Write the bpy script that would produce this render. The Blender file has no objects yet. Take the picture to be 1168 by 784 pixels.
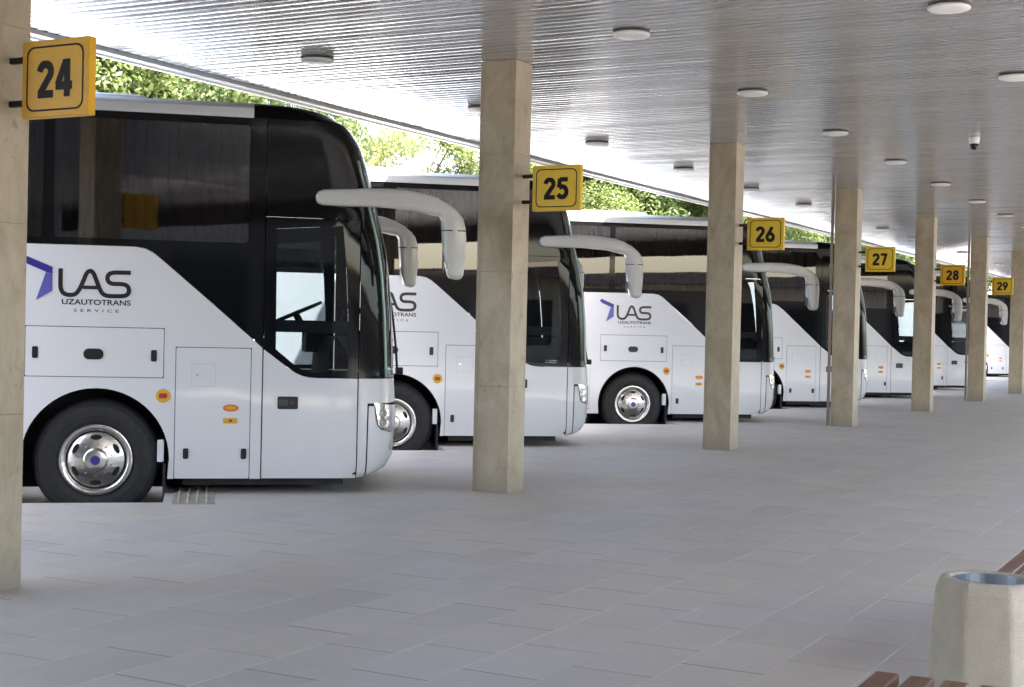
import bpy, math, random
from math import sin, cos, pi, radians, sqrt, atan2
from mathutils import Vector, Matrix
from mathutils.geometry import delaunay_2d_cdt
random.seed(7)
SC = bpy.context.scene
COL = SC.collection
ROAD = -0.24          # road level below the platform (platform top = 0)
CEIL = 3.875

# ------------------------------------------------------------------ materials
def newmat(name):
    m = bpy.data.materials.new(name); m.use_nodes = True
    nt = m.node_tree
    b = nt.nodes['Principled BSDF']
    return m, nt, b
def N(nt, t, **kw):
    n = nt.nodes.new(t)
    for k, v in kw.items():
        if k in n.inputs.keys(): n.inputs[k].default_value = v
        else: setattr(n, k, v)
    return n
def L(nt, a, b): nt.links.new(a, b)
def ramp(nt, fac, stops):
    r = nt.nodes.new('ShaderNodeValToRGB')
    cr = r.color_ramp
    while len(cr.elements) < len(stops): cr.elements.new(0.5)
    for e, (p, c) in zip(cr.elements, stops):
        e.position = p; e.color = (c[0], c[1], c[2], 1) if len(c) == 3 else c
    L(nt, fac, r.inputs['Fac'])
    return r
def simple(name, col, rough=.5, metal=0., coat=0., ior=1.45, spec=.5, bump=0., bscale=40., var=0., vscale=6.):
    m, nt, b = newmat(name)
    b.inputs['Base Color'].default_value = (*col, 1)
    b.inputs['Roughness'].default_value = rough
    b.inputs['Metallic'].default_value = metal
    b.inputs['IOR'].default_value = ior
    b.inputs['Coat Weight'].default_value = coat; b.inputs['Specular IOR Level'].default_value = spec
    b.inputs['Coat Roughness'].default_value = .06
    tc = N(nt, 'ShaderNodeTexCoord')
    if var:
        no = N(nt, 'ShaderNodeTexNoise', Scale=vscale, Detail=6., Roughness=.6)
        L(nt, tc.outputs['Object'], no.inputs['Vector'])
        lo = tuple(c*(1-var) for c in col); hi = tuple(min(1, c*(1+var)) for c in col)
        r = ramp(nt, no.outputs['Fac'], [(.3, lo), (.7, hi)])
        L(nt, r.outputs['Color'], b.inputs['Base Color'])
    if bump:
        no2 = N(nt, 'ShaderNodeTexNoise', Scale=bscale, Detail=4.)
        L(nt, tc.outputs['Object'], no2.inputs['Vector'])
        bp = N(nt, 'ShaderNodeBump', Strength=bump, Distance=.01)
        L(nt, no2.outputs['Fac'], bp.inputs['Height']); L(nt, bp.outputs['Normal'], b.inputs['Normal'])
    return m

def paint_mat():
    m, nt, b = newmat('white_coach_paint')
    b.inputs['Roughness'].default_value = .32
    b.inputs['Coat Weight'].default_value = .8
    b.inputs['Coat Roughness'].default_value = .05
    tc = N(nt, 'ShaderNodeTexCoord')
    no = N(nt, 'ShaderNodeTexNoise', Scale=1.3, Detail=7., Roughness=.65)
    L(nt, tc.outputs['Object'], no.inputs['Vector'])
    # road film: a little greyer low on the skirt
    sx = N(nt, 'ShaderNodeSeparateXYZ'); L(nt, tc.outputs['Object'], sx.inputs[0])
    mr = N(nt, 'ShaderNodeMapRange'); mr.inputs['From Min'].default_value = .3; mr.inputs['From Max'].default_value = .75
    mr.inputs['To Min'].default_value = .35; mr.inputs['To Max'].default_value = 0
    L(nt, sx.outputs['Z'], mr.inputs['Value'])
    mu = N(nt, 'ShaderNodeMath', operation='MULTIPLY'); L(nt, mr.outputs[0], mu.inputs[0]); L(nt, no.outputs['Fac'], mu.inputs[1])
    mx = N(nt, 'ShaderNodeMix', data_type='RGBA')
    mx.inputs['A'].default_value = (.745, .745, .76, 1); mx.inputs['B'].default_value = (.5, .49, .47, 1)
    L(nt, mu.outputs[0], mx.inputs['Factor']); L(nt, mx.outputs['Result'], b.inputs['Base Color'])
    no2 = N(nt, 'ShaderNodeTexNoise', Scale=1.6, Detail=1.)
    L(nt, tc.outputs['Object'], no2.inputs['Vector'])
    bp = N(nt, 'ShaderNodeBump', Strength=.12, Distance=.02)
    L(nt, no2.outputs['Fac'], bp.inputs['Height']); L(nt, bp.outputs['Normal'], b.inputs['Normal'])
    L(nt, bp.outputs['Normal'], b.inputs['Coat Normal'])
    return m
def glass_mat(name, tint, ior=1.55, rough=.01):
    m = bpy.data.materials.new(name); m.use_nodes = True
    nt = m.node_tree; nt.nodes.clear()
    out = N(nt, 'ShaderNodeOutputMaterial')
    tr = N(nt, 'ShaderNodeBsdfTransparent', Color=(*tint, 1))
    gl = N(nt, 'ShaderNodeBsdfGlossy', Roughness=rough, Color=(1, 1, 1, 1))
    fr = N(nt, 'ShaderNodeFresnel', IOR=ior)
    tc = N(nt, 'ShaderNodeTexCoord')
    no = N(nt, 'ShaderNodeTexNoise', Scale=1.1, Detail=1.)
    L(nt, tc.outputs['Object'], no.inputs['Vector'])
    bp = N(nt, 'ShaderNodeBump', Strength=.035, Distance=.02)
    L(nt, no.outputs['Fac'], bp.inputs['Height']); L(nt, bp.outputs['Normal'], gl.inputs['Normal'])
    mx = N(nt, 'ShaderNodeMixShader')
    L(nt, fr.outputs[0], mx.inputs[0]); L(nt, tr.outputs[0], mx.inputs[1]); L(nt, gl.outputs[0], mx.inputs[2])
    L(nt, mx.outputs[0], out.inputs['Surface'])
    return m
def stone_mat():
    m, nt, b = newmat('travertine')
    tc = N(nt, 'ShaderNodeTexCoord')
    oi = N(nt, 'ShaderNodeObjectInfo')
    ad = N(nt, 'ShaderNodeVectorMath', operation='ADD')
    sc = N(nt, 'ShaderNodeVectorMath', operation='SCALE'); sc.inputs['Scale'].default_value = .7
    L(nt, oi.outputs['Location'], sc.inputs[0])
    L(nt, tc.outputs['Object'], ad.inputs[0]); L(nt, sc.outputs[0], ad.inputs[1])
    mp = N(nt, 'ShaderNodeMapping'); mp.inputs['Scale'].default_value = (1, 1, .55)
    L(nt, ad.outputs[0], mp.inputs['Vector'])
    n1 = N(nt, 'ShaderNodeTexNoise', Scale=4., Detail=9., Roughness=.68, Distortion=.6)
    L(nt, mp.outputs[0], n1.inputs['Vector'])
    r1 = ramp(nt, n1.outputs['Fac'], [(.28, (.33, .262, .165)), (.5, (.43, .355, .245)), (.72, (.52, .445, .33))])
    n2 = N(nt, 'ShaderNodeTexNoise', Scale=17., Detail=5., Roughness=.6, Distortion=1.2)
    L(nt, mp.outputs[0], n2.inputs['Vector'])
    r2 = ramp(nt, n2.outputs['Fac'], [(.60, (0, 0, 0)), (.72, (1, 1, 1))])
    mx = N(nt, 'ShaderNodeMix', data_type='RGBA'); mx.blend_type = 'MULTIPLY'
    mu = N(nt, 'ShaderNodeMath', operation='MULTIPLY'); mu.inputs[1].default_value = .55
    L(nt, r2.outputs['Color'], mu.inputs[0]); L(nt, mu.outputs[0], mx.inputs['Factor'])
    L(nt, r1.outputs['Color'], mx.inputs['A']); mx.inputs['B'].default_value = (.42, .36, .28, 1)
    so = N(nt, 'ShaderNodeSeparateXYZ'); L(nt, tc.outputs['Object'], so.inputs[0])
    mf = N(nt, 'ShaderNodeMapRange'); mf.inputs['From Min'].default_value = 0; mf.inputs['From Max'].default_value = .28; mf.inputs['To Min'].default_value = .9; mf.inputs['To Max'].default_value = 0
    L(nt, so.outputs['Z'], mf.inputs['Value'])
    mm = N(nt, 'ShaderNodeMath', operation='MULTIPLY'); L(nt, mf.outputs[0], mm.inputs[0]); L(nt, n1.outputs['Fac'], mm.inputs[1])
    mg = N(nt, 'ShaderNodeMix', data_type='RGBA'); L(nt, mm.outputs[0], mg.inputs['Factor']); L(nt, mx.outputs['Result'], mg.inputs['A']); mg.inputs['B'].default_value = (.17, .15, .125, 1)
    L(nt, mg.outputs['Result'], b.inputs['Base Color'])
    b.inputs['Roughness'].default_value = .42
    bp = N(nt, 'ShaderNodeBump', Strength=.25, Distance=.003)
    L(nt, n2.outputs['Fac'], bp.inputs['Height']); bp.invert = True
    L(nt, bp.outputs['Normal'], b.inputs['Normal'])
    return m
def paver_mat():
    m, nt, b = newmat('grey_pavers')
    TX, TY = .385, .587
    tc = N(nt, 'ShaderNodeTexCoord')
    sp = N(nt, 'ShaderNodeSeparateXYZ'); L(nt, tc.outputs['Object'], sp.inputs[0])
    def M(op, a, bb=None):
        n = N(nt, 'ShaderNodeMath', operation=op)
        for i, v in enumerate((a, bb)):
            if v is None: continue
            if isinstance(v, (int, float)): n.inputs[i].default_value = v
            else: L(nt, v, n.inputs[i])
        return n.outputs[0]
    x = M('DIVIDE', M('ADD', sp.outputs['X'], 100*TX+.37), TX)
    row = M('FLOOR', x); fx = M('FRACT', x)
    wn = N(nt, 'ShaderNodeTexWhiteNoise', noise_dimensions='1D'); L(nt, row, wn.inputs['W'])
    par = M('MULTIPLY', M('MODULO', row, 2), .5)
    off = M('ADD', par, M('MULTIPLY', wn.outputs['Value'], .22))
    y = M('ADD', M('DIVIDE', M('ADD', sp.outputs['Y'], 60.), TY), off)
    cy = M('FLOOR', y); fy = M('FRACT', y)
    cx = N(nt, 'ShaderNodeCombineXYZ'); L(nt, row, cx.inputs[0]); L(nt, cy, cx.inputs[1])
    wc = N(nt, 'ShaderNodeTexWhiteNoise', noise_dimensions='2D'); L(nt, cx.outputs[0], wc.inputs['Vector'])
    dx = M('MULTIPLY', M('MINIMUM', fx, M('SUBTRACT', 1., fx)), TX)
    dy = M('MULTIPLY', M('MINIMUM', fy, M('SUBTRACT', 1., fy)), TY)
    # joint visibility varies along its length
    nj = N(nt, 'ShaderNodeTexNoise', Scale=1.7, Detail=3.); L(nt, tc.outputs['Object'], nj.inputs['Vector'])
    jv = N(nt, 'ShaderNodeMapRange'); jv.inputs['From Min'].default_value = .38; jv.inputs['From Max'].default_value = .62
    L(nt, nj.outputs['Fac'], jv.inputs['Value'])
    jx = M('MULTIPLY', M('LESS_THAN', dx, .0036), jv.outputs[0])
    jvi = M('SUBTRACT', 1.1, jv.outputs[0])
    wj = N(nt, 'ShaderNodeTexWhiteNoise', noise_dimensions='2D')
    cx2 = N(nt, 'ShaderNodeCombineXYZ'); L(nt, row, cx2.inputs[0]); L(nt, M('FLOOR', M('ADD', y, .5)), cx2.inputs[1]); L(nt, cx2.outputs[0], wj.inputs['Vector'])
    jy = M('MULTIPLY', M('LESS_THAN', dy, .0042), M('POWER', wj.outputs['Value'], 1.1))
    # stone colour
    n1 = N(nt, 'ShaderNodeTexNoise', Scale=.45, Detail=6., Roughness=.6); L(nt, tc.outputs['Object'], n1.inputs['Vector'])
    n2 = N(nt, 'ShaderNodeTexNoise', Scale=9., Detail=8., Roughness=.7); L(nt, tc.outputs['Object'], n2.inputs['Vector'])
    n3 = N(nt, 'ShaderNodeTexNoise', Scale=75., Detail=5., Roughness=.7); L(nt, tc.outputs['Object'], n3.inputs['Vector'])
    v = M('ADD', M('MULTIPLY', n1.outputs['Fac'], .26), M('MULTIPLY', n2.outputs['Fac'], .26))
    v = M('ADD', v, M('ADD', M('MULTIPLY', wc.outputs['Value'], .10), .035))
    v = M('ADD', v, M('MULTIPLY', n3.outputs['Fac'], .34))
    v = M('ADD', v, M('MULTIPLY', M('SUBTRACT', wn.outputs['Value'], .5), .07))
    ns = N(nt, 'ShaderNodeTexNoise', Scale=1.9, Detail=9., Roughness=.75, Distortion=.8); L(nt, tc.outputs['Object'], ns.inputs['Vector'])
    v = M('ADD', v, M('MULTIPLY', M('SUBTRACT', ns.outputs['Fac'], .5), .38))
    r = ramp(nt, v, [(.22, (.43, .392, .348)), (.5, (.575, .53, .475)), (.78, (.68, .63, .565))])
    tn = N(nt, 'ShaderNodeTexNoise', Scale=.8, Detail=3.); 
    mpp = N(nt, 'ShaderNodeMapping'); mpp.inputs['Location'].default_value = (31, 7, 0); L(nt, tc.outputs['Object'], mpp.inputs[0]); L(nt, mpp.outputs[0], tn.inputs['Vector'])
    rt = ramp(nt, tn.outputs['Fac'], [(.35, (.98, .97, 1.03)), (.65, (1.03, 1.0, .96))])
    mt = N(nt, 'ShaderNodeMix', data_type='RGBA'); mt.blend_type = 'MULTIPLY'; mt.inputs['Factor'].default_value = 1
    L(nt, r.outputs['Color'], mt.inputs['A']); L(nt, rt.outputs['Color'], mt.inputs['B'])
    m1 = N(nt, 'ShaderNodeMix', data_type='RGBA'); L(nt, M('MULTIPLY', jx, .95), m1.inputs['Factor']); L(nt, mt.outputs['Result'], m1.inputs['A']); m1.inputs['B'].default_value = (.80, .77, .74, 1)
    m2 = N(nt, 'ShaderNodeMix', data_type='RGBA'); L(nt, jy, m2.inputs['Factor']); L(nt, m1.outputs['Result'], m2.inputs['A']); m2.inputs['B'].default_value = (.05, .048, .055, 1)
    vo = N(nt, 'ShaderNodeTexVoronoi', Scale=2.3); L(nt, tc.outputs['Object'], vo.inputs['Vector'])
    vs_ = N(nt, 'ShaderNodeSeparateColor'); L(nt, vo.outputs['Color'], vs_.inputs[0])
    spot = M('MULTIPLY', M('LESS_THAN', vo.outputs['Distance'], M('MULTIPLY', vs_.outputs[0], .05)), M('GREATER_THAN', vs_.outputs[1], .62))
    m3 = N(nt, 'ShaderNodeMix', data_type='RGBA'); L(nt, M('MULTIPLY', spot, .32), m3.inputs['Factor']); L(nt, m2.outputs['Result'], m3.inputs['A']); m3.inputs['B'].default_value = (.12, .11, .10, 1)
    L(nt, m3.outputs['Result'], b.inputs['Base Color'])
    rr = ramp(nt, n2.outputs['Fac'], [(.3, (.42,)*3), (.7, (.62,)*3)])
    L(nt, rr.outputs['Color'], b.inputs['Roughness'])
    h = M('SUBTRACT', M('MULTIPLY', n3.outputs['Fac'], .25), M('MAXIMUM', jx, jy))
    h = M('ADD', h, M('MULTIPLY', wc.outputs['Value'], .35))
    bp = N(nt, 'ShaderNodeBump', Strength=.35, Distance=.003); L(nt, h, bp.inputs['Height']); L(nt, bp.outputs['Normal'], b.inputs['Normal'])
    return m
def ceiling_mat():
    m, nt, b = newmat('metal_ceiling_slat')
    b.inputs['Base Color'].default_value = (.60, .60, .605, 1)
    b.inputs['Metallic'].default_value = .62; b.inputs['IOR'].default_value = 1.6
    tc = N(nt, 'ShaderNodeTexCoord')
    sp = N(nt, 'ShaderNodeSeparateXYZ'); L(nt, tc.outputs['Object'], sp.inputs[0])
    d = N(nt, 'ShaderNodeMath', operation='DIVIDE'); L(nt, sp.outputs['Y'], d.inputs[0]); d.inputs[1].default_value = .12
    fl = N(nt, 'ShaderNodeMath', operation='FLOOR'); L(nt, d.outputs[0], fl.inputs[0])
    wn = N(nt, 'ShaderNodeTexWhiteNoise', noise_dimensions='1D'); L(nt, fl.outputs[0], wn.inputs['W'])
    mr = N(nt, 'ShaderNodeMapRange'); mr.inputs['To Min'].default_value = .15; mr.inputs['To Max'].default_value = .26
    L(nt, wn.outputs['Value'], mr.inputs['Value']); L(nt, mr.outputs[0], b.inputs['Roughness'])
    r = ramp(nt, wn.outputs['Value'], [(0, (.47, .47, .475)), (1, (.57, .57, .57))]); L(nt, r.outputs['Color'], b.inputs['Base Color'])
    mp = N(nt, 'ShaderNodeMapping'); mp.inputs['Scale'].default_value = (.5, 3.2, 1); L(nt, tc.outputs['Object'], mp.inputs[0])
    no = N(nt, 'ShaderNodeTexNoise', Scale=1.2, Detail=2.); L(nt, mp.outputs[0], no.inputs['Vector'])
    bp = N(nt, 'ShaderNodeBump', Strength=.16, Distance=.02); L(nt, no.outputs['Fac'], bp.inputs['Height']); L(nt, bp.outputs['Normal'], b.inputs['Normal'])
    return m
def leaf_mat(name, dark, light):
    m, nt, b = newmat(name)
    tc = N(nt, 'ShaderNodeTexCoord')
    no = N(nt, 'ShaderNodeTexNoise', Scale=1.3, Detail=4.); L(nt, tc.outputs['Object'], no.inputs['Vector'])
    r = ramp(nt, no.outputs['Fac'], [(.32, dark), (.68, light)])
    L(nt, r.outputs['Color'], b.inputs['Base Color'])
    b.inputs['Roughness'].default_value = .5
    tl = N(nt, 'ShaderNodeBsdfTranslucent'); L(nt, r.outputs['Color'], tl.inputs['Color'])
    mx = N(nt, 'ShaderNodeMixShader'); mx.inputs[0].default_value = .48
    out = nt.nodes['Material Output']
    L(nt, b.outputs[0], mx.inputs[1]); L(nt, tl.outputs[0], mx.inputs[2]); L(nt, mx.outputs[0], out.inputs['Surface'])
    return m
def wood_mat():
    m, nt, b = newmat('varnished_wood')
    tc = N(nt, 'ShaderNodeTexCoord')
    mp = N(nt, 'ShaderNodeMapping'); mp.inputs['Scale'].default_value = (14, .9, 14); L(nt, tc.outputs['Object'], mp.inputs[0])
    no = N(nt, 'ShaderNodeTexNoise', Scale=2.4, Detail=8., Roughness=.65, Distortion=.8); L(nt, mp.outputs[0], no.inputs['Vector'])
    r = ramp(nt, no.outputs['Fac'], [(.3, (.09, .042, .022)), (.5, (.17, .085, .05)), (.72, (.26, .145, .09))])
    L(nt, r.outputs['Color'], b.inputs['Base Color'])
    b.inputs['Roughness'].default_value = .38
    bp = N(nt, 'ShaderNodeBump', Strength=.4, Distance=.003); L(nt, no.outputs['Fac'], bp.inputs['Height']); L(nt, bp.outputs['Normal'], b.inputs['Normal'])
    return m

M_ = dict(
 white=paint_mat(),
 blackgloss=simple('black_glass_border', (.005, .005, .006), .05, ior=1.5, spec=.28, bump=.05, bscale=1.1),
 blackcap=simple('black_cap_paint', (.005, .005, .006), .12, ior=1.5, spec=.05),
 glass=glass_mat('tinted_side_glass', (.28, .28, .32), 1.8),
 clear=glass_mat('door_glass', (.36, .40, .42), 1.5),
 shield=glass_mat('green_windscreen', (.55, .74, .68), 1.55),
 dark=simple('dark_chassis', (.02, .02, .02), .7, var=.3),
 rubber=simple('tyre_rubber', (.018, .018, .019), .62, var=.3, vscale=20.),
 black=simple('black_plastic', (.012, .012, .014), .4),
 seal=simple('panel_seal', (.03, .03, .03), .8),
 chrome=simple('polished_wheel', (.60, .585, .56), .24, metal=1., bump=.35, bscale=16.),
 chromedark=simple('wheel_recess', (.06, .06, .065), .4, metal=.6),
 rail=simple('aluminium_rail', (.55, .56, .57), .38, metal=.5),
 roof=simple('roof_paint', (.72, .73, .74), .4),
 mirror=simple('mirror_shell', (.60, .60, .575), .3, coat=.5),
 curtain=simple('curtain_cloth', (.10, .10, .118), .9, var=.15),
 inner=simple('interior_trim', (.07, .07, .075), .8),
 linen=simple('interior_headliner', (.28, .28, .27), .85),
 seat=simple('seat_cloth', (.03, .04, .09), .9),
 logo=simple('logo_black', (.012, .012, .014), .3, coat=.4),
 blue=simple('logo_blue', (.035, .03, .26), .3, coat=.4),
 bluel=simple('logo_light_blue', (.11, .11, .42), .3, coat=.4),
 orange=simple('sticker_orange', (.75, .19, .015), .4),
 yellowst=simple('sticker_yellow', (.72, .42, .04), .4),
 red=simple('sticker_red', (.5, .04, .02), .4),
 silver=simple('silver_metal', (.7, .7, .7), .25, metal=1.),
 lamp=simple('headlamp_chrome', (.85, .86, .88), .08, metal=1., bump=.8, bscale=18.),
 stone=stone_mat(), paver=paver_mat(), ceil=ceiling_mat(),
 groove=simple('ceiling_groove', (.22, .22, .22), .5, metal=.4),
 fascia=simple('fascia_metal', (.42, .42, .39), .45, metal=.3),
 fasciaw=simple('fascia_drip_white', (.82, .82, .78), .5),
 asphalt=simple('asphalt', (.17, .165, .155), .85, bump=.6, bscale=60., var=.25, vscale=1.2),
 kerb=simple('kerb_stone', (.33, .32, .31), .7, var=.2, bump=.3),
 yellow=simple('sign_yellow', (.80, .545, .05), .4, spec=.3, var=.06, vscale=9., bump=.08, bscale=7.),
 signb=simple('sign_ink', (.012, .010, .010), .55, spec=.2),
 lightw=simple('ceiling_lamp_white', (.78, .78, .76), .35),
 lightb=simple('ceiling_lamp_base', (.08, .08, .07), .5),
 concrete=simple('cast_concrete', (.47, .42, .33), .8, var=.10, vscale=14., bump=.5, bscale=210.),
 steel=simple('bin_steel', (.6, .62, .66), .3, metal=1., bump=.3, bscale=8.),
 wood=wood_mat(),
 iron=simple('bench_iron', (.03, .03, .03), .5),
 pipe=simple('pipe_brown', (.22, .17, .14), .45, metal=.3),
 tactile=simple('tactile_yellow', (.60, .50, .30), .6, var=.3),
 bark=simple('bark', (.10, .075, .055), .9, bump=1., bscale=18., var=.3),
 leafa=leaf_mat('foliage_mid', (.07, .11, .026), (.20, .24, .075)),
 leafb=leaf_mat('foliage_deep', (.045, .08, .022), (.14, .18, .055)),
 leafc=leaf_mat('foliage_overexposed', (.16, .19, .05), (.30, .33, .12)),  # haze and overexposure of the distant tree put into the leaf colour
 wall=simple('station_render', (.50, .44, .36), .8, var=.1, vscale=.6),
 blockwall=simple('light_block_facade', (.16, .14, .12), .6, var=.15, vscale=.6),
 wallroof=simple('station_roof', (.16, .12, .10), .7, var=.15),
 winfar=simple('station_glass', (.03, .035, .04), .1, ior=1.5),
)

# ------------------------------------------------------------------ object helpers
def mk(name, verts, faces, mat, parent=None, smooth=False, mats=None, mi=None):
    me = bpy.data.meshes.new(name)
    me.from_pydata([tuple(v) for v in verts], [], faces)
    for m in (mats or [mat]): me.materials.append(m)
    if mi: me.polygons.foreach_set('material_index', mi)
    if smooth: me.polygons.foreach_set('use_smooth', [True]*len(me.polygons))
    me.update()
    o = bpy.data.objects.new(name, me); COL.objects.link(o)
    if parent: o.parent = parent
    return o
def empty(name, loc, rz=0):
    o = bpy.data.objects.new(name, None); COL.objects.link(o)
    o.location = loc; o.rotation_euler = (0, 0, rz); o.empty_display_size = .3
    return o
def tag(o, label, cat, group=None):
    o['label'] = label; o['category'] = cat
    if group: o['group'] = group
    return o
def struct(o): o['kind'] = 'structure'; return o
def copy_tree(o, parent=None):
    c = o.copy(); COL.objects.link(c); c.parent = parent
    for ch in [x for x in KIDS.get(o.name, [])]:
        copy_tree(ch, c)
    return c
KIDS = {}
def index_kids(o):
    KIDS[o.name] = list(o.children)
    for c in o.children: index_kids(c)
class B:                                   # collects geometry
    def __init__(s): s.v = []; s.f = []; s.m = []
    def add(s, vs, fs, mi=0):
        k = len(s.v); s.v += [tuple(v) for v in vs]; s.f += [tuple(i+k for i in f) for f in fs]; s.m += [mi]*len(fs)
    def box(s, x0, x1, y0, y1, z0, z1, mi=0):
        s.add([(x0,y0,z0),(x1,y0,z0),(x1,y1,z0),(x0,y1,z0),(x0,y0,z1),(x1,y0,z1),(x1,y1,z1),(x0,y1,z1)],
              [(3,2,1,0),(4,5,6,7),(0,1,5,4),(1,2,6,5),(2,3,7,6),(3,0,4,7)], mi)
    def bbox(s, x0, x1, y0, y1, z0, z1, c=.005, mi=0):   # box with chamfered vertical and top edges
        ring = lambda i, z: [(x0+i+c,y0+i,z),(x1-i-c,y0+i,z),(x1-i,y0+i+c,z),(x1-i,y1-i-c,z),(x1-i-c,y1-i,z),(x0+i+c,y1-i,z),(x0+i,y1-i-c,z),(x0+i,y0+i+c,z)]
        rs = [ring(c, z0), ring(0, z0+c), ring(0, z1-c), ring(c, z1)]
        s.loft(rs, True, mi, caps=True)
    def loft(s, rings, closed=True, mi=0, caps=False):
        n = len(rings[0]); vs = [p for r in rings for p in r]; fs = []
        for a in range(len(rings)-1):
            for i in range(n if closed else n-1):
                j = (i+1) % n
                fs.append((a*n+i, a*n+j, (a+1)*n+j, (a+1)*n+i))
        if caps:
            fs.append(tuple(reversed(range(n)))); fs.append(tuple((len(rings)-1)*n+i for i in range(n)))
        s.add(vs, fs, mi)
    def tube(s, pts, r, n=8, mi=0, caps=True):
        pts = [Vector(p) for p in pts]; rings = []
        rr = r if isinstance(r, (list, tuple)) else [r]*len(pts)
        up = Vector((0, 0, 1))
        for i, p in enumerate(pts):
            t = (pts[min(i+1, len(pts)-1)]-pts[max(i-1, 0)]).normalized()
            a = t.cross(up)
            if a.length < .05: a = t.cross(Vector((1, 0, 0)))
            a.normalize(); b = t.cross(a)
            rings.append([p+(a*cos(2*pi*k/n)+b*sin(2*pi*k/n))*rr[i] for k in range(n)])
        s.loft(rings, True, mi, caps)
    def lathe(s, prof, n=48, mi=0, axis='z', org=(0,0,0)):      # prof: (r, h)
        rings = []
        for r, h in prof:
            ring = []
            for k in range(n):
                a = 2*pi*k/n
                if axis == 'z': ring.append((org[0]+r*cos(a), org[1]+r*sin(a), org[2]+h))
                else: ring.append((org[0]+r*cos(a), org[1]-h, org[2]+r*sin(a)))      # h = outwards to -y
            rings.append(ring)
        s.loft(rings, True, mi)
    def make(s, name, mat, parent=None, smooth=False, mats=None):
        return mk(name, s.v, s.f, mat, parent, smooth, mats, s.m if mats else None)
def smooth_by_angle(o, ang=35):
    me = o.data
    me.polygons.foreach_set('use_smooth', [True]*len(me.polygons))
    me.set_sharp_from_angle(angle=radians(ang)) if hasattr(me, 'set_sharp_from_angle') else None
def add_bevel(o, w=.004, seg=2, ang=30):
    md = o.modifiers.new('Bevel', 'BEVEL'); md.width = w; md.segments = seg; md.limit_method = 'ANGLE'; md.angle_limit = radians(ang)
    return o
def text_mesh(body, size, mat, name, parent=None, offset=0., extrude=.0008, spacing=1., align='LEFT', xs=1., font_shear=0):
    cu = bpy.data.curves.new('txt', 'FONT'); cu.body = body; cu.size = size; cu.offset = offset; cu.extrude = extrude
    cu.space_character = spacing; cu.align_x = align; cu.resolution_u = 6
    to = bpy.data.objects.new('txt', cu); COL.objects.link(to)
    dg = bpy.context.evaluated_depsgraph_get()
    me = bpy.data.meshes.new_from_object(to.evaluated_get(dg))
    bpy.data.objects.remove(to)
    me.name = name; me.materials.clear(); me.materials.append(mat)
    o = bpy.data.objects.new(name, me); COL.objects.link(o)
    if parent: o.parent = parent
    return o
def fit_text(o, x0, x1, z0, z1, y, flip=False):
    """lay the flat text mesh (xy) into plane x,z at y, scaled to the given box; faces -y"""
    vs = [v.co.copy() for v in o.data.vertices]
    ax = min(v.x for v in vs); bx = max(v.x for v in vs); ay = min(v.y for v in vs); by = max(v.y for v in vs)
    for v, c in zip(o.data.vertices, vs):
        v.co = (x0+(c.x-ax)/(bx-ax)*(x1-x0), y-c.z, z0+(c.y-ay)/(by-ay)*(z1-z0))
    o.data.update()

# ------------------------------------------------------------------ coach body surface
ZO = -ROAD                      # coach empties stand on the road; z below is above the platform
FT = [(.10,2.30),(.14,2.43),(.19,2.53),(.29,2.59),(.49,2.61),(.72,2.612),(1.03,2.592),(1.57,2.566),(1.95,2.533),(2.22,2.488),(2.48,2.42),
      (2.75,2.335),(2.94,2.257),(3.08,2.176),(3.18,2.09),(3.237,2.03),(3.32,1.9)]
def F(z):
    if z <= FT[0][0]: return FT[0][1]
    for (a, fa), (b, fb) in zip(FT, FT[1:]):
        if z <= b: 
            t = (z-a)/(b-a); return fa+(fb-fa)*t
    return FT[-1][1]
def HW(z): return 1.25 - (.012*max(0, (z-3.17)/.067)) - .015*max(0, (.45-z)/.35)**2
FT = [(z, f+.022+(.10*((z-2.6)/.6)**1.4 if z > 2.6 else 0)) for z, f in FT]
LN, EX = .42, .714
REAR = -9.25
def edge_s(z): return F(z)-.17               # side edge of the windscreen
def P(s, z, off=0, side=1):
    def raw(s, z):
        xs = F(z)-LN; hw = HW(z)
        if s <= xs: return s, hw
        a = min(.9995, (s-xs)/LN); st = a**(1/EX); ct = sqrt(max(0, 1-st*st))
        return s, hw*ct**EX
    x, y = raw(s, z)
    if off:
        e = .004
        x1, y1 = raw(s-e, z); x2, y2 = raw(s, z+e)
        t1 = Vector((x-x1, y-y1, 0)); t2 = Vector((0, y2-y, e))
        n = Vector((-t1.y, t1.x, 0)); 
        if n.y < 0: n = -n
        n.normalize(); nz = -(y2-y)/e
        v = Vector((n.x, n.y, nz*n.y)).normalized()
        x, y, z = x+v.x*off, y+v.y*off, z+v.z*off
    return (x, -y if side > 0 else y, z+ZO)
def inside(p, poly):
    c = False; n = len(poly); x, y = p
    for i in range(n):
        x1, y1 = poly[i]; x2, y2 = poly[(i+1) % n]
        if (y1 > y) != (y2 > y) and x < (x2-x1)*(y-y1)/(y2-y1)+x1: c = not c
    return c
def densify(poly, step):
    out = []
    for i in range(len(poly)):
        a = poly[i]; b = poly[(i+1) % len(poly)]
        n = max(1, int(math.hypot(b[0]-a[0], b[1]-a[1])/step))
        for k in range(n): out.append((a[0]+(b[0]-a[0])*k/n, a[1]+(b[1]-a[1])*k/n))
    return out
def edist(p, loop):
    return min((p[0]-q[0])**2+(p[1]-q[1])**2 for q in loop)
def ccw(poly):
    a = sum(poly[i][0]*poly[(i+1) % len(poly)][1]-poly[(i+1) % len(poly)][0]*poly[i][1] for i in range(len(poly)))
    return poly if a > 0 else poly[::-1]
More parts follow.
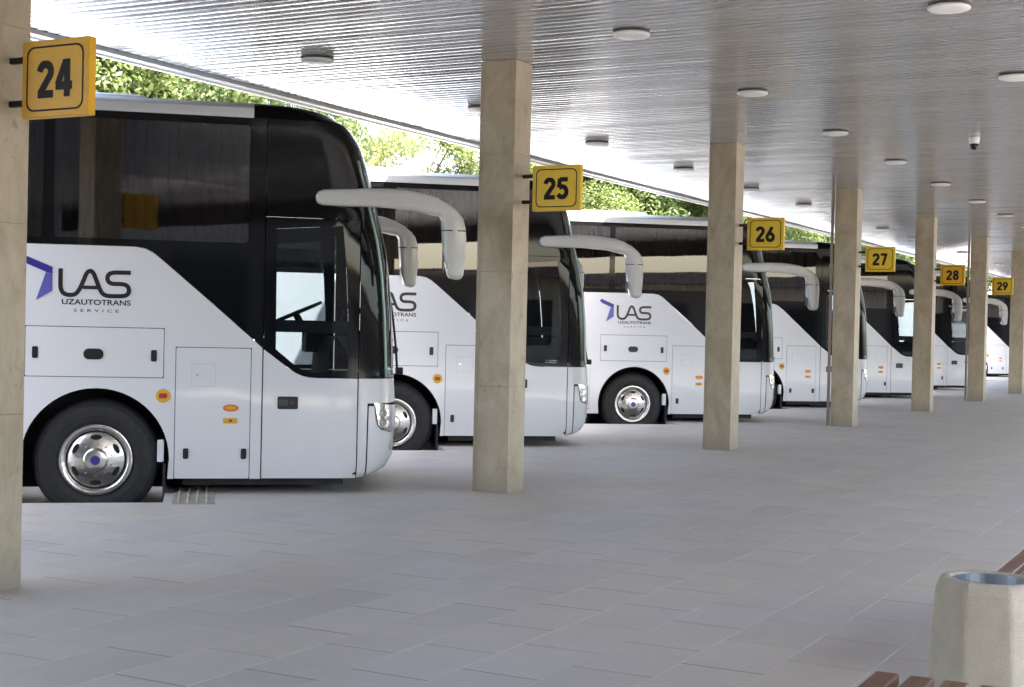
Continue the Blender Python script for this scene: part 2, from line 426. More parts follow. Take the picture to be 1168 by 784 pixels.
def panel(b, outer, holes=(), off=0., th=.012, side=1, step=.12, mapf=None, mi=0):
    """a sheet cut to `outer` minus `holes` in (s,z), laid on the body surface, with turned-in rims"""
    mapf = mapf or P
    o2 = densify(ccw(list(outer)), step); hs = [densify(ccw(list(h))[::-1], step) for h in holes]
    pts = []; edges = []
    for lp in [o2]+hs:
        k = len(pts); pts += lp; edges += [(k+i, k+(i+1) % len(lp)) for i in range(len(lp))]
    bnd = list(pts)
    xs = [p[0] for p in o2]; zs = [p[1] for p in o2]
    x = min(xs)+step*.53
    while x < max(xs):
        z = min(zs)+step*.47
        while z < max(zs):
            q = (x, z)
            if inside(q, o2) and not any(inside(q, h) for h in hs) and edist(q, bnd) > (step*.35)**2: pts.append(q)
            z += step
        x += step*(1 if x > 1.2 else 2.5)
    V, E_, Fc, *_ = delaunay_2d_cdt([Vector(p) for p in pts], edges, [], 0, 1e-6)
    fs = []
    for f in Fc:
        c = (sum(V[i].x for i in f)/len(f), sum(V[i].y for i in f)/len(f))
        if inside(c, o2) and not any(inside(c, h) for h in hs):
            ar = sum(V[f[i]].x*V[f[(i+1) % len(f)]].y-V[f[(i+1) % len(f)]].x*V[f[i]].y for i in range(len(f)))
            f = list(f) if ar > 0 else list(f)[::-1]
            fs.append(f if side > 0 else f[::-1])
    b.add([mapf(v.x, v.y, off, side) for v in V], fs, mi)
    for lp in [o2]+hs:
        n = len(lp)
        vs = [mapf(*p, off, side) for p in lp]+[mapf(*p, off-th, side) for p in lp]
        ff = [(i, n+i, n+(i+1) % n, (i+1) % n) for i in range(n)]
        if side < 0: ff = [f[::-1] for f in ff]
        b.add(vs, ff, mi)
def arc(cx, cz, r, a0, a1, n=20, rz=None):
    rz = rz or r
    return [(cx+r*cos(radians(a0+(a1-a0)*i/n)), cz+rz*sin(radians(a0+(a1-a0)*i/n))) for i in range(n+1)]
def rrect(x0, x1, z0, z1, r, n=4):
    return arc(x1-r, z1-r, r, 0, 90, n)+arc(x0+r, z1-r, r, 90, 180, n)+arc(x0+r, z0+r, r, 180, 270, n)+arc(x1-r, z0+r, r, 270, 360, n)
def front_grid(b, zs, s_fn, off=0., n=22, mi=0):
    rows = []
    for z in zs:
        Fz = F(z); xs = Fz-LN; hw = HW(z)
        s0 = max(s_fn(z), xs+.001)
        th0 = math.asin(((s0-xs)/LN)**(1/EX))
        row = []
        for k in range(2*n+1):
            t = -1+k/n
            th = pi/2-(pi/2-th0)*abs(t)
            st, ct = sin(th)**EX, max(0, cos(th))**EX if abs(t) > 1e-6 else 0.
            x = xs+LN*st; y = hw*ct
            nx, ny = (sin(th)**(2-EX))/LN, (cos(th)**(2-EX) if abs(t) > 1e-6 else 0)/hw
            l = math.hypot(nx, ny) or 1
            row.append((x+nx/l*off, (-1 if t < 0 else 1)*(y+ny/l*off), z+ZO))
        rows.append(row)
    b.loft(rows, False, mi)

ARCH_R = .605
def arch(c): return arc(c, .29, ARCH_R, 0, 180, 26)[::-1]     # right to left reversed below
GEM = simple('glass_edge_green', (.42, .62, .56), .15, coat=.6)
def make_coach():
    R = empty('coach', (0, 0, 0))
    W = 'white'
    g = .005
    # ---------------- white lower sides
    swoosh = [(REAR, 2.085), (.20, 2.095), (.30, 2.094), (.38, 2.08), (.44, 2.05), (.50, 2.005), (.924, 1.645), (1.376-g, 1.258)]
    def lower_outline():
        pl = [(1.376-g, 1.258), (1.376-g, .128)]
        pl += [(.593, .128), (.6, .29)] + arc(0, .29, .605, 0, 180, 26) + [(-.593, .128)]
        pl += [(-5.557, .128), (-5.545, .29)] + arc(-6.15, .29, .605, 0, 180, 26) + [(-6.743, .128)]
        pl += [(REAR, .15)] + swoosh[:-1]
        return pl
    hatches = [(-.58, .545, .99, 1.408), (.647, 1.277, .131, 1.252)]
    lug = [(-1.95, -.75), (-3.2, -1.96), (-4.45, -3.21), (-5.4, -4.46)]
    bx_ = B(); panel(bx_, [p for p in lower_outline()], [[(a, c), (b_, c), (b_, d), (a, d)] for a, b_, c, d in hatches[:1]] +
                     [[(a, .2), (c, .2), (c, .985), (a, .985)] for a, c in lug] + [], 0, side=1)
    # hatch 2 is open to the skirt line: cut as a notch
    bx_ = B()
    pl = [(1.376-g, 1.258), (1.376-g, .128), (1.281, .128), (1.281, 1.256), (.643, 1.256), (.643, .128)]
    pl += [(.593, .128), (.6, .26)] + arc(0, .29, .605, 0, 180, 26) + [(-.593, .128)]
    pl += [(-5.557, .128), (-5.545, .26)] + arc(-6.15, .29, .605, 0, 180, 26) + [(-6.743, .128)]
    pl += [(REAR, .15)] + swoosh[:-1]
    holes = [[(-.584, .986), (.549, .986), (.549, 1.412), (-.584, 1.412)]] + [[(a-.004, .2), (c+.004, .2), (c+.004, .985), (a-.004, .985)] for a, c in lug]
    panel(bx_, pl, holes, 0, side=1)
    pl2 = [(2.2, 1.006), (2.2, .131), (1.376-g, .128), (.593, .128), (.6, .26)] + arc(0, .29, .605, 0, 180, 26) + [(-.593, .128)]
    pl2 += [(-5.557, .128), (-5.545, .26)] + arc(-6.15, .29, .605, 0, 180, 26) + [(-6.743, .128), (REAR, .15)]
    pl2 += swoosh[:-1] + [(1.376, 1.252), (1.604, 1.085), (1.66, 1.045), (1.72, 1.02), (1.80, 1.008), (1.9, 1.006)]
    panel(bx_, pl2, [], 0, side=-1)
    # front corner posts + bumper band
    for sd in (1, -1):
        panel(bx_, [(2.207, .131), (2.281, .131), (2.288, .79), (2.395, .79), (2.395, 1.004), (2.207, 1.006)], [], 0, side=sd, step=.05)
    front_grid(bx_, [.79, .80, .84, .88, .92, .96, 1.0, 1.004], lambda z: 2.394)
    # rear wall lower
    bx_.box(REAR-.01, REAR+.05, -1.2, 1.2, .15+ZO, 2.0+ZO)
    body = bx_.make('body', M_[W], R); smooth_by_angle(body, 30)
    # dark inner frame behind the joints, with wheel boxes
    bf = B()
    inn = [(2.2, 1.0), (2.2, .16), (.66, .16), (.66, .29)] + arc(0, .29, .66, 0, 180, 20) + [(-.66, .16), (-5.49, .16), (-5.49, .29)] + arc(-6.15, .29, .66, 0, 180, 20) + [(-6.81, .16), (REAR+.02, .17), (REAR+.02, 2.05), (.2, 2.05), (1.33, 1.2), (1.7, 1.0)]
    for sd in (1, -1): panel(bf, inn, [], -.016, .01, side=sd)
    for c in (0, -6.15):                        # wheel housings
        for sd in (-1, 1):
            rings = []
            for yy in (1.235, .55):
                rings.append([(x, -sd*yy, z+ZO) for x, z in [(c+.612, .13)]+arc(c, .29, .612, 0, 180, 24)+[(c-.612, .13)]])
            bf.loft(rings, False)
            bf.add([(x, -sd*.55, z+ZO) for x, z in [(c+.612, .0)]+arc(c, .29, .612, 0, 180, 24)+[(c-.612, .0)]], [tuple(range(27))])
    bf.box(REAR+.1, -6.85, -1.05, 1.05, .02+ZO, .5+ZO); bf.box(-5.45, -.72, -1.1, 1.1, -.03+ZO, .5+ZO); bf.box(.72, 2.1, -1.1, 1.1, .06+ZO, .4+ZO)
    bf.box(-8, 1.5, -.5, .5, -.02+ZO, .3+ZO)
    bf.make('chassis', M_['dark'], R)
    # hatches
    def hatch(name, s0, s1, z0, z1, step=.3):
        b = B(); panel(b, rrect(s0, s1, z0, z1, .012), [], .0015, .014, step=step); o = b.make(name, M_[W], R); smooth_by_angle(o, 30); return o
    h1 = hatch('luggage_hatch', -.578, .543, .992, 1.406)
    h2 = hatch('service_door', .649, 1.275, .131, 1.250)
    def lockbox(s, z, w, h, par, name='lock', r=.012):
        b = B(); panel(b, rrect(s-w/2, s+w/2, z-h/2, z+h/2, r), [], .007, .008, step=.2)
        panel(b, rrect(s-w*.25, s+w*.25, z-h*.3, z+h*.3, r*.4), [], .010, .003, step=.2)
        return b.make(name, M_['black'], par)
    lockbox(.464, 1.175, .048, .098, h1); lockbox(-.50, 1.19, .048, .098, h1)
    lockbox(-.03, 1.182, .165, .092, h1, 'handle', .045)
    lockbox(.742, .345, .046, .09, h2); lockbox(1.228, .345, .046, .09, h2)
    fs_ = B(); panel(fs_, rrect(.779, .979, .921, 1.116, .006), [rrect(.785, .973, .927, 1.110, .004)], .0035, .002, step=.3); fs_.make('flap_seal', M_['rail'], h2)
    fl = B(); panel(fl, rrect(.783, .975, .925, 1.112, .004), [], .0045, .003, step=.3); o = fl.make('filler_flap', M_[W], h2)
    fk = B(); panel(fk, arc(.825, 1.018, .011, 0, 360, 12)[:-1], [], .009, .005, step=.2); fk.make('flap_key', M_['silver'], h2)
    def sticker(name, loop, mat, par, off=.0045):
        b = B(); panel(b, loop, [], off, .0015, step=.3); return b.make(name, mat, par)
    sticker('sticker', arc(1.113, .738, .067, 0, 360, 20, .031)[:-1], M_['orange'], h2)
    sticker('sticker', arc(1.113, .738, .042, 0, 360, 16, .014)[:-1], M_['yellowst'], h2, .006)
    sticker('sticker', rrect(1.05, 1.172, .604, .652, .012), M_['yellowst'], h2)
    sticker('sticker', rrect(1.098, 1.128, .618, .64, .006), M_['red'], h2, .006)
    st = sticker('round_sticker', arc(.546, .836, .060, 0, 360, 24)[:-1], M_['yellowst'], R)
    sticker('print', rrect(.512, .58, .815, .858, .01), M_['red'], st, .006)
    for a, c in lug:
        hh = hatch('luggage_hatch', a, c, .204, .981)
        lockbox(a+.12, .36, .046, .09, hh); lockbox(c-.12, .36, .046, .09, hh)
    # door
    d = B()
    lo = [(1.382, .133), (2.196, .133), (2.196, 1.004), (1.86, 1.004), (1.78, 1.008), (1.72, 1.02), (1.66, 1.045), (1.604, 1.082), (1.382, 1.247)]
    panel(d, lo, [], .0015, .014, step=.1)
    door = d.make('door', M_[W], R); smooth_by_angle(door, 30)
    wopen = [(1.475, 2.29), (2.045, 2.335), (2.085, 1.9), (2.105, 1.5), (2.115, 1.09), (2.08, 1.055), (1.80, 1.05), (1.73, 1.065), (1.66, 1.105), (1.485, 1.25)]
    du = B()
    hi = [(1.382, 1.252), (1.604, 1.087), (1.66, 1.05), (1.72, 1.025), (1.78, 1.013), (1.86, 1.009), (2.196, 1.009), (2.196, 2.385), (1.382, 2.385)]
    panel(du, hi, [wopen], .0015, .03, step=.1)
    fr = du.make('door_frame', M_['blackgloss'], door); smooth_by_angle(fr, 30)
    dg = B(); panel(dg, wopen, [], -.006, .002, step=.1); dg.make('door_window', M_['clear'], door)
    db = B(); panel(db, [(1.48, 1.40), (2.108, 1.40), (2.106, 1.505), (1.48, 1.505)], [], -.02, .03, step=.1); db.make('door_rail', M_['black'], door)
    dh = B(); panel(dh, rrect(1.508, 1.684, .733, .843, .014), [], .008, .008, step=.2)
    dho = dh.make('handle', M_['black'], door)
    dk = B(); panel(dk, arc(1.635, .787, .018, 0, 360, 14)[:-1], [], .013, .006, step=.2); panel(dk, rrect(1.52, 1.60, .76, .815, .008), [], .012, .005, step=.2)
    dk.make('latch', M_['chromedark'], dho)
    # driver side
    du = B()
    panel(du, hi, [wopen], .0015, .03, side=-1, step=.1)
    o = du.make('driver_window_frame', M_['blackgloss'], R); smooth_by_angle(o, 30)
    dg = B(); panel(dg, wopen, [], -.006, .002, side=-1, step=.1); dg.make('driver_window', M_['clear'], o)
    # ---------------- black upper shell
    wins = [(-.37, 1.232), (-2.02, -.46), (-3.66, -2.11), (-5.30, -3.75), (-6.94, -5.39), (-8.6, -7.03)]
    wz0, wz1 = 2.158, 3.168
    up = B()
    wl = [rrect(a, c, wz0, wz1, .03, 3) for a, c in wins]
    top = [(REAR, 3.235)]
    blk = [(REAR, 2.091), (.20, 2.101), (.30, 2.10), (.385, 2.086), (.446, 2.056), (.506, 2.011), (.93, 1.651), (1.374, 1.266), (1.374, 3.235), (REAR, 3.235)]
    blkL = list(blk)
    for sd in (1, -1): panel(up, blk, wl, 0., .02, side=sd, step=.14)
    # header and pillar in front of the seam
    es = [(edge_s(z), z) for z in [1.009+.1*i for i in range(22)]+[3.15, 3.19, 3.235]]
    pil = [(2.206, 1.009)] + [(s-.004, z) for s, z in es] + [(1.382, 3.235), (1.382, 2.392), (2.206, 2.392)]
    # nose gets narrow at the top: clamp
    for sd in (1, -1): panel(up, pil, [], 0., .02, side=sd, step=.07)
    front_grid(up, [2.975, 3.02, 3.06, 3.1, 3.14, 3.18, 3.21, 3.237], edge_s)
    up.box(REAR-.01, REAR+.05, -1.18, 1.18, 2.01+ZO, 3.23+ZO)
    upo = up.make('upper_shell', M_['blackgloss'], R); smooth_by_angle(upo, 30)
    # panes and curtains
    rng = random.Random(3)
    for i, (a, c) in enumerate(wins):
        for sd in (1, -1):
            b = B(); panel(b, rrect(a, c, wz0, wz1, .03, 3), [], -.003, .003, side=sd, step=.3)
            pane = b.make('window', M_['glass'], R)
            b = B(); n = int((c-a)/.008); rows = []
            ph = rng.random()*6
            for z in (wz0-.03, wz0+.35, wz0+.7, wz1+.02):
                row = []
                for k in range(n+1):
                    s = a-.02+(c-a+.04)*k/n
                    w = sin(s*2*pi/.085+ph+1.3*sin(s*9))*.6+sin(s*2*pi/.21+ph*2)*.5
                    gap = abs(s-(a+(c-a)*.62))
                    row.append((s, (-1 if sd > 0 else 1)*(HW(z)-.095-.034*w*(1.1-.35*(z-wz0))-(.03 if gap < .02 else 0)), z+ZO))
                rows.append(row)
            b.loft(rows, False); cu = b.make('curtain', M_['curtain'], pane, smooth=True)
    # windscreen
    ws = B(); front_grid(ws, [1.012+.0982*i for i in range(21)], edge_s, off=-.002)
    o = ws.make('windscreen', M_['shield'], R, smooth=True)
    # rim of the glass: thick bright-green edge bead on both sides
    gem = GEM
    for sd in (1, -1):
        wb = B(); wb.tube([P(edge_s(z)+.012, z, .004, sd) for z in [1.02+.1*i for i in range(20)]], .014, 6)
        wb.make('windscreen_trim', gem, o, smooth=True)
    # bumper
    bm = B(); front_grid(bm, [.13, .135, .15, .17, .2, .25, .3, .36, .42, .5, .58, .66, .72, .765], lambda z: 2.301-.008*(.79-z)/.65)
    bmo = bm.make('bumper', M_[W], R, smooth=True)
    bs = B()
    front_grid(bs, [.766, .772], lambda z: 2.30, off=-.012)
    for sd in (1, -1): panel(bs, [(2.15, .14), (2.34, .14), (2.36, .6), (2.37, .99), (2.15, .99)], [], -.012, .004, side=sd, step=.05)
    bs.make('bumper_seal', M_['seal'], bmo)
    gr = B()
    for z in (.36, .42, .48): front_grid(gr, [z-.018, z+.018], lambda z: F(z)-.02, off=.004)
    gr.make('grille', M_['black'], bmo, smooth=True)
    for sd in (1, -1):
        hl = B()
        panel(hl, [(2.345, .775), (2.35, .797), (2.44, .780), (2.60, .755), (2.605, .52), (2.50, .525), (2.42, .56), (2.385, .595), (2.37, .66)], [], .006, .03, side=sd, step=.04)
        h = hl.make('headlight', M_['lamp'], R, smooth=True)
        hr = B()
        for (s, z) in ((2.43, .70), (2.43, .615)):
            for r in (.035, .024): panel(hr, arc(s, z, r, 0, 360, 16)[:-1], [], .010+(.035-r)*.3, .004, side=sd, step=.1)
        hr.make('reflector', M_['silver'], h)
        hs = B(); lp = [(2.352, .775), (2.37, .66), (2.385, .595), (2.42, .56), (2.50, .535), (2.58, .522)]
        hs.tube([P(s, z, .005, sd) for s, z in lp], .005, 5); hs.make('seal', M_['seal'], h)
    # indicator, fog lamp, plate
    for sd in (1, -1):
        fg = B(); panel(fg, arc(2.535, .40, .03, 0, 360, 14, .045)[:-1], [], .006, .01, side=sd, step=.1); fg.make('fog_lamp', M_['rail'], bmo)
    # wipers on the windscreen
    for y0, y1 in ((-.62, -.05), (.35, .92)):
        b = B()
        def fx(y, z): return F(z)-LN+LN*(max(0, 1-(abs(y)/HW(z))**(2/EX)))**(EX/2)
        b.tube([(fx(y0+(y1-y0)*t, 1.08+.75*t)+.035, y0+(y1-y0)*t, 1.08+.75*t+ZO) for t in (0, .25, .5, .75, 1)], .011, 6)
        b.tube([(fx(y1, 1.35+.9*t)+.02, y1, 1.35+.9*t+ZO) for t in (0, .5, 1)], .012, 6)
        b.tube([(fx(y0, 1.06)+.02, y0, 1.06+ZO), (fx(y0, 1.06)+.085, y0, 1.06+ZO)], .035, 10)
        b.make('wiper', M_['black'], R)
    cm = B(); z = 1.42
    cm.tube([(fx(.75, z), .75, z+ZO), (fx(.75, z)+.12, .78, z+.03+ZO), (fx(.75, z)+.15, .80, z-.03+ZO)], [.012, .012, .012], 6)
    cm.lathe([(.0, .05), (.045, .035), (.06, 0), (.045, -.04), (0, -.05)], 14, axis='z', org=(fx(.75, z)+.15, .80, z-.09+ZO))
    cm.lathe([(.0, .04), (.04, .03), (.05, 0), (.035, -.03), (0, -.04)], 14, axis='z', org=(fx(.75, z)+.10, .95, z-.22+ZO))
    cm.make('kerb_mirror', M_['black'], R, smooth=True)
    # ---------------- roof
    rf = B()
    prof = [(1.238, 3.237), (1.232, 3.29), (1.215, 3.325), (1.17, 3.352), (1.10, 3.378), (.9, 3.405), (.5, 3.425), (0, 3.432)]
    full = prof + [(-w, z) for w, z in prof[:-1][::-1]]
    rf.loft([[(s, -w, z+ZO) for s in (REAR, -6, -3, 0, 1.262)] for w, z in full], False)
    rf.add([(REAR, -w, z+ZO) for w, z in full], [tuple(range(len(full)))])
    o = rf.make('roof', M_['roof'], R); smooth_by_angle(o, 30)
    cp = B(); rows = []
    fr_ = [F(3.237), 2.105, 2.05, 1.99, 1.91, 1.82, 1.72, 1.64]
    for (w, z), fz in zip(prof, fr_):
        w = max(w, .002); L0 = LN if fz == fr_[0] else min(.62, fz-1.27); xs = fz-L0
        row = [(1.266, w), (1.266+(xs-1.266)*.5, w)]
        for k in range(0, 15): th = pi/2*k/14; row.append((xs+L0*sin(th)**EX, w*max(0, cos(th))**EX if k < 14 else 0))
        rows.append([(x, -y, z+ZO) for x, y in row]+[(x, y, z+ZO) for x, y in row[:-1][::-1]])
    cp.loft(rows, False)
    o = cp.make('roof_cap', M_['blackcap'], R); smooth_by_angle(o, 40)
    for sd in (1, -1):
        rl = B(); y = 1.244
        pr = [(y-.02, 3.232), (y+.006, 3.235), (y+.008, 3.26), (y+.006, 3.315), (y-.004, 3.333), (y-.03, 3.338)]
        rl.loft([[(s, -sd*w, z+ZO) for w, z in pr] for s in (REAR, -6, -3, 0, 1.26)], False)
        rl.add([(1.26, -sd*w, z+ZO) for w, z in pr], [tuple(range(6))])
        rl.make('roof_rail', M_['rail'], R, smooth=False)
    ac = B()
    ac.loft([[(x, y, z+ZO) for x, y in ((-3.3+i, -.7+i*.6), (.35-i, -.7+i*.6), (.35-i, .7-i*.6), (-3.3+i, .7-i*.6))] for i, z in ((0, 3.40), (.02, 3.455), (.10, 3.475))], True, caps=True)
    ac.make('roof_unit', M_['roof'], R)
    # ---------------- mirrors (profile in s,z; swept sideways)
    prof = [(1.803,2.545),(1.800,2.59),(1.818,2.622),(1.865,2.642),(2.245,2.661),(2.45,2.66),(2.589,2.648),(2.72,2.627),(2.829,2.593),(2.93,2.545),(3.01,2.482),(3.06,2.42),(3.085,2.34),(3.088,2.315),(3.0885,2.305),(3.094,2.24),(3.091,2.162),(3.083,2.03),(3.073,1.925),(3.055,1.895),(3.019,1.887),(2.96,1.90),(2.940,1.925),(2.91,2.06),(2.891,2.202),(2.884,2.305),(2.8835,2.315),(2.882,2.33),(2.879,2.40),(2.86,2.435),(2.79,2.443),(2.639,2.479),(2.337,2.501),(2.018,2.500),(1.86,2.508),(1.82,2.522)]
    cc = [(2.0, 2.58)]
    for sd in (1, -1):
        b = B()
        def lat(s): return .01+.16*min(1, max(0, (s-1.85)/.75))**1.2
        def inset(p, k):
            # move towards the spine of the shape
            s, z = p
            if z > 2.42 and s < 2.9: c = (s, 2.575) if s > 1.85 else (1.86, 2.575); c = (c[0], 2.578+(.0 if s < 2.5 else -.03*(s-2.5)))
            else: c = (2.985, max(2.0, min(2.42, z)))
            return (s+(c[0]-s)*k, z+(c[1]-z)*k)
        rings = []
        for k, t in ((.8, .006), (.35, .006), (.10, .012), (.02, .028), (0, .05), (0, .085), (.03, .108), (.12, .124), (.35, .130), (.8, .131)):
            ring = []
            for p in prof:
                q = inset(p, k); hd = .5+.5*min(1, max(0, (q[0]-2.6)/.35)); y = HW(2.5)-.005+lat(q[0])-.06+t*(.75+.55*hd)
                ring.append((q[0]+ (0), -sd*y, q[1]+ZO))
            rings.append(ring if sd > 0 else ring)
        b.loft(rings, True, caps=True)
        np_ = len(prof)
        for fi in range(len(b.m)):
            f = b.f[fi]
            if len(f) == 4:
                k0 = f[0] % np_
                if prof[k0] in ((3.088,2.315), (2.884,2.305)) and prof[(k0+1) % np_] in ((3.0885,2.305), (2.8835,2.315)): b.m[fi] = 1
        mo = b.make('mirror_arm', None, R, smooth=True, mats=[M_['mirror'], M_['black']])
        sg = B(); panel(sg, [(2.935, 1.96), (3.05, 1.96), (3.06, 2.3), (2.92, 2.3)], [], .0, .004, side=sd, step=.3, mapf=lambda s, z, off, side: (2.905, (-1 if side > 0 else 1)*(1.34+(s-2.92)*.9), z+ZO))
        sg.make('mirror_glass', M_['chromedark'], mo)
        sl = B()
        yy = HW(2.5)+.17
        sl.tube([(1.9, -sd*(yy-.125), 2.585+ZO), (2.25, -sd*(yy-.045), 2.585+ZO)], .004, 5)
        sl.make('trim_line', M_['rail'], mo)
    # ---------------- wheels
    def wheel(c, sd, name='wheel'):
        w = empty(name, (c, -sd*1.17, .2835+ZO), 0 if sd > 0 else pi); w.parent = R
        t = B()
        t.lathe([(.295, -.02), (.305, .0), (.33, .012), (.40, .018), (.455, .012), (.492, -.006), (.512, -.03), (.522, -.06), (.522, -.22), (.50, -.27), (.42, -.29), (.30, -.27)], 72, axis='y')
        t.lathe([(.365, .0172), (.372, .021), (.379, .0185)], 72, axis='y')
        t.lathe([(.455, .0125), (.462, .0145), (.468, .008)], 72, axis='y')
        tr = t.make('tyre', M_['rubber'], w); smooth_by_angle(tr, 50)
        r = B()
        r.lathe([(.305, -.05), (.305, .006), (.300, .016), (.290, .019), (.272, .016), (.255, .006), (.246, -.012), (.240, -.03)], 72, axis='y')
        # domed cover disc with six oval slots
        def dome(x, z, off, side):
            rr_ = math.hypot(x, z); h = -.012+.058*(max(0, 1-(rr_/.235)**2))**.75
            return (x, -(h+off), z)
        slots = []
        for k in range(6):
            a = 2*pi*(k+.5)/6; ca, sa = cos(a), sin(a)
            slots.append([(.192*ca+.021*cos(t)*ca-.047*sin(t)*sa, .192*sa+.021*cos(t)*sa+.047*sin(t)*ca) for t in [2*pi*q/18 for q in range(18)]])
        panel(r, [(.234*cos(2*pi*q/72), .234*sin(2*pi*q/72)) for q in range(72)], slots, 0, .014, step=.024, mapf=dome)
        r.lathe([(.104, .040), (.100, .047), (.092, .050), (.086, .060), (.06, .066), (.0, .067)], 48, axis='y')
        # nuts
        for k in range(10):
            a = 2*pi*(k+.5)/10
            r.lathe([(.008, .02), (.008, .034), (.005, .038), (0, .038)], 8, axis='y', org=(.135*cos(a), 0, .135*sin(a)))
        ro = r.make('rim', M_['chrome'], w); smooth_by_angle(ro, 40)
        bk = B(); bk.lathe([(.27, -.045), (0, -.045)], 32, axis='y'); bk.make('brake_disc', M_['chromedark'], w)
        hb = B(); hb.lathe([(.04, .067), (.04, .0705), (0, .0715)], 24, axis='y'); hb.make('hub_badge', M_['blue'], w)
        return w
    for c in (0, -6.15):
        for sd in (1, -1): wheel(c, sd)
    for sd in (1, -1):
        mf = B(); mf.box(.555, .575, min(-sd*1.22, -sd*.85), max(-sd*1.22, -sd*.85), -.06+ZO, .26+ZO); mf.make('mud_flap', M_['rubber'], R)
        mb = B(); mb.bbox(.505, .56, min(-sd*1.225, -sd*1.15), max(-sd*1.225, -sd*1.15), .27+ZO, .46+ZO, .006); mb.make('flap_bracket', M_['white'], R)
    # ---------------- lettering
    def strip(b, pts, w, off=.0035):
        """flat strip along a path in (s,z)"""
        n = len(pts); a = []; c = []
        for i, p in enumerate(pts):
            q0 = pts[max(0, i-1)]; q1 = pts[min(n-1, i+1)]
            dx, dz = q1[0]-q0[0], q1[1]-q0[1]; l = math.hypot(dx, dz)
            if 0 < i < n-1:
                u0 = ((p[0]-q0[0]), (p[1]-q0[1])); u1 = (q1[0]-p[0], q1[1]-p[1])
                l0 = math.hypot(*u0); l1 = math.hypot(*u1)
                dx, dz = u0[0]/l0+u1[0]/l1, u0[1]/l0+u1[1]/l1; l = math.hypot(dx, dz); m = min(1.5, 2/l) if l > 0 else 1
                l = max(l, 1e-6)
            else: m = 1
            nx, nz = -dz/l*w/2*m, dx/l*w/2*m
            a.append((p[0]+nx, p[1]+nz)); c.append((p[0]-nx, p[1]-nz))
        vs = [P(*q, off) for q in a]+[P(*q, off) for q in c]
        b.add(vs, [(n+i, n+i+1, i+1, i) for i in range(n-1)])
    def sm(pts, it=2):
        for _ in range(it):
            out = [pts[0]]
            for p, q in zip(pts, pts[1:]):
                out += [(p[0]*.75+q[0]*.25, p[1]*.75+q[1]*.25), (p[0]*.25+q[0]*.75, p[1]*.25+q[1]*.75)]
            out.append(pts[-1]); pts = out
        return pts
    lg = B()
    path = [(-.307,1.894),(-.307,1.80),(-.306,1.73),(-.285,1.685),(-.235,1.672),(-.185,1.678),(-.150,1.725),(-.117,1.81),(-.098,1.862),(-.070,1.884),(-.042,1.866),(-.018,1.803),(.012,1.725),(.033,1.690),(.07,1.672),(.14,1.672),(.205,1.674),(.240,1.688),(.252,1.725),(.238,1.762),(.20,1.776),(.15,1.776),(.105,1.776),(.076,1.796),(.070,1.826),(.082,1.858),(.118,1.872),(.19,1.873),(.262,1.873)]
    strip(lg, sm(path), .036)
    strip(lg, [(-.128, 1.741), (-.06, 1.741), (.002, 1.741)], .030, .0042)
    lo_ = lg.make('logo', M_['logo'], R)
    em = B(); panel(em, [(-.612, 1.967), (-.578, 1.990), (-.372, 1.905), (-.372, 1.845), (-.415, 1.86), (-.415, 1.86), (-.57, 1.925)][:4]+[(-.425, 1.862), (-.575, 1.925)], [], .0035, .001, step=.3)
    em.make('emblem', M_['blue'], lo_)
    em = B(); panel(em, [(-.372, 1.843), (-.372, 1.705), (-.500, 1.625), (-.425, 1.860)], [], .0035, .001, step=.3)
    em.make('emblem', M_['bluel'], lo_)
    t = text_mesh('UZAUTOTRANS', .06, M_['logo'], 'lettering', lo_, offset=.0012); fit_text(t, -.294, .266, 1.594, 1.640, -1.2505)
    t.location.z = ZO
    t = text_mesh('SERVICE', .03, M_['logo'], 'lettering', lo_, spacing=1.9, offset=.0003); fit_text(t, -.196, .168, 1.534, 1.559, -1.2505)
    t.location.z = ZO
    # ---------------- interior
    it = B()
    it.box(REAR+.1, .6, -1.15, 1.15, 1.35+ZO, 1.40+ZO); it.box(.6, 2.1, -1.12, 1.12, .75+ZO, .80+ZO); it.box(.58, .6, -1.15, 1.15, .8+ZO, 1.4+ZO)
    it.box(.95, .98, .2, 1.12, .8+ZO, 2.2+ZO)
    it.make('cabin_floor', M_['inner'], R)
    it = B(); it.box(REAR+.1, 1.3, -1.1, 1.1, 3.19+ZO, 3.21+ZO); it.box(1.3, 1.75, -1.05, 1.05, 2.75+ZO, 3.18+ZO); it.make('headliner', M_['linen'], R)
    ds = B()
    ds.loft([[(x, y, z+ZO) for y in (-1.02, 1.02)] for x, z in ((1.95, .8), (1.97, 1.28), (2.02, 1.36), (2.2, 1.36), (2.3, 1.22), (2.34, 1.06))], False)
    ds.box(1.85, 2.05, .30, .98, 1.2+ZO, 1.42+ZO)
    ds.make('dashboard', M_['inner'], R)
    se = B(); se.bbox(1.12, 1.55, .38, .88, 1.12+ZO, 1.24+ZO, .03); se.bbox(1.06, 1.18, .38, .88, 1.2+ZO, 1.85+ZO, .03); se.bbox(1.07, 1.16, .5, .76, 1.85+ZO, 2.05+ZO, .03); se.box(1.25, 1.4, .55, .7, .8+ZO, 1.14+ZO)
    se.make('driver_seat', M_['seat'], R)
    sw = B(); cx, cz, rr = 1.76, 1.58, .27; tl = radians(24)
    pts = [(cx+rr*cos(a)*cos(tl), .63+rr*sin(a), cz+ZO+rr*cos(a)*sin(tl)) for a in [2*pi*k/28 for k in range(29)]]
    sw.tube(pts, .016, 8)
    for a in (0.3, 2.3, 4.2): sw.tube([(cx, .63, cz+ZO), (cx+rr*cos(a)*cos(tl), .63+rr*sin(a), cz+ZO+rr*cos(a)*sin(tl))], .014, 6)
    sw.tube([(cx, .63, cz+ZO), (cx+.12, .63, cz-.22+ZO)], .035, 8)
    sw.make('steering_wheel', M_['black'], R, smooth=True)
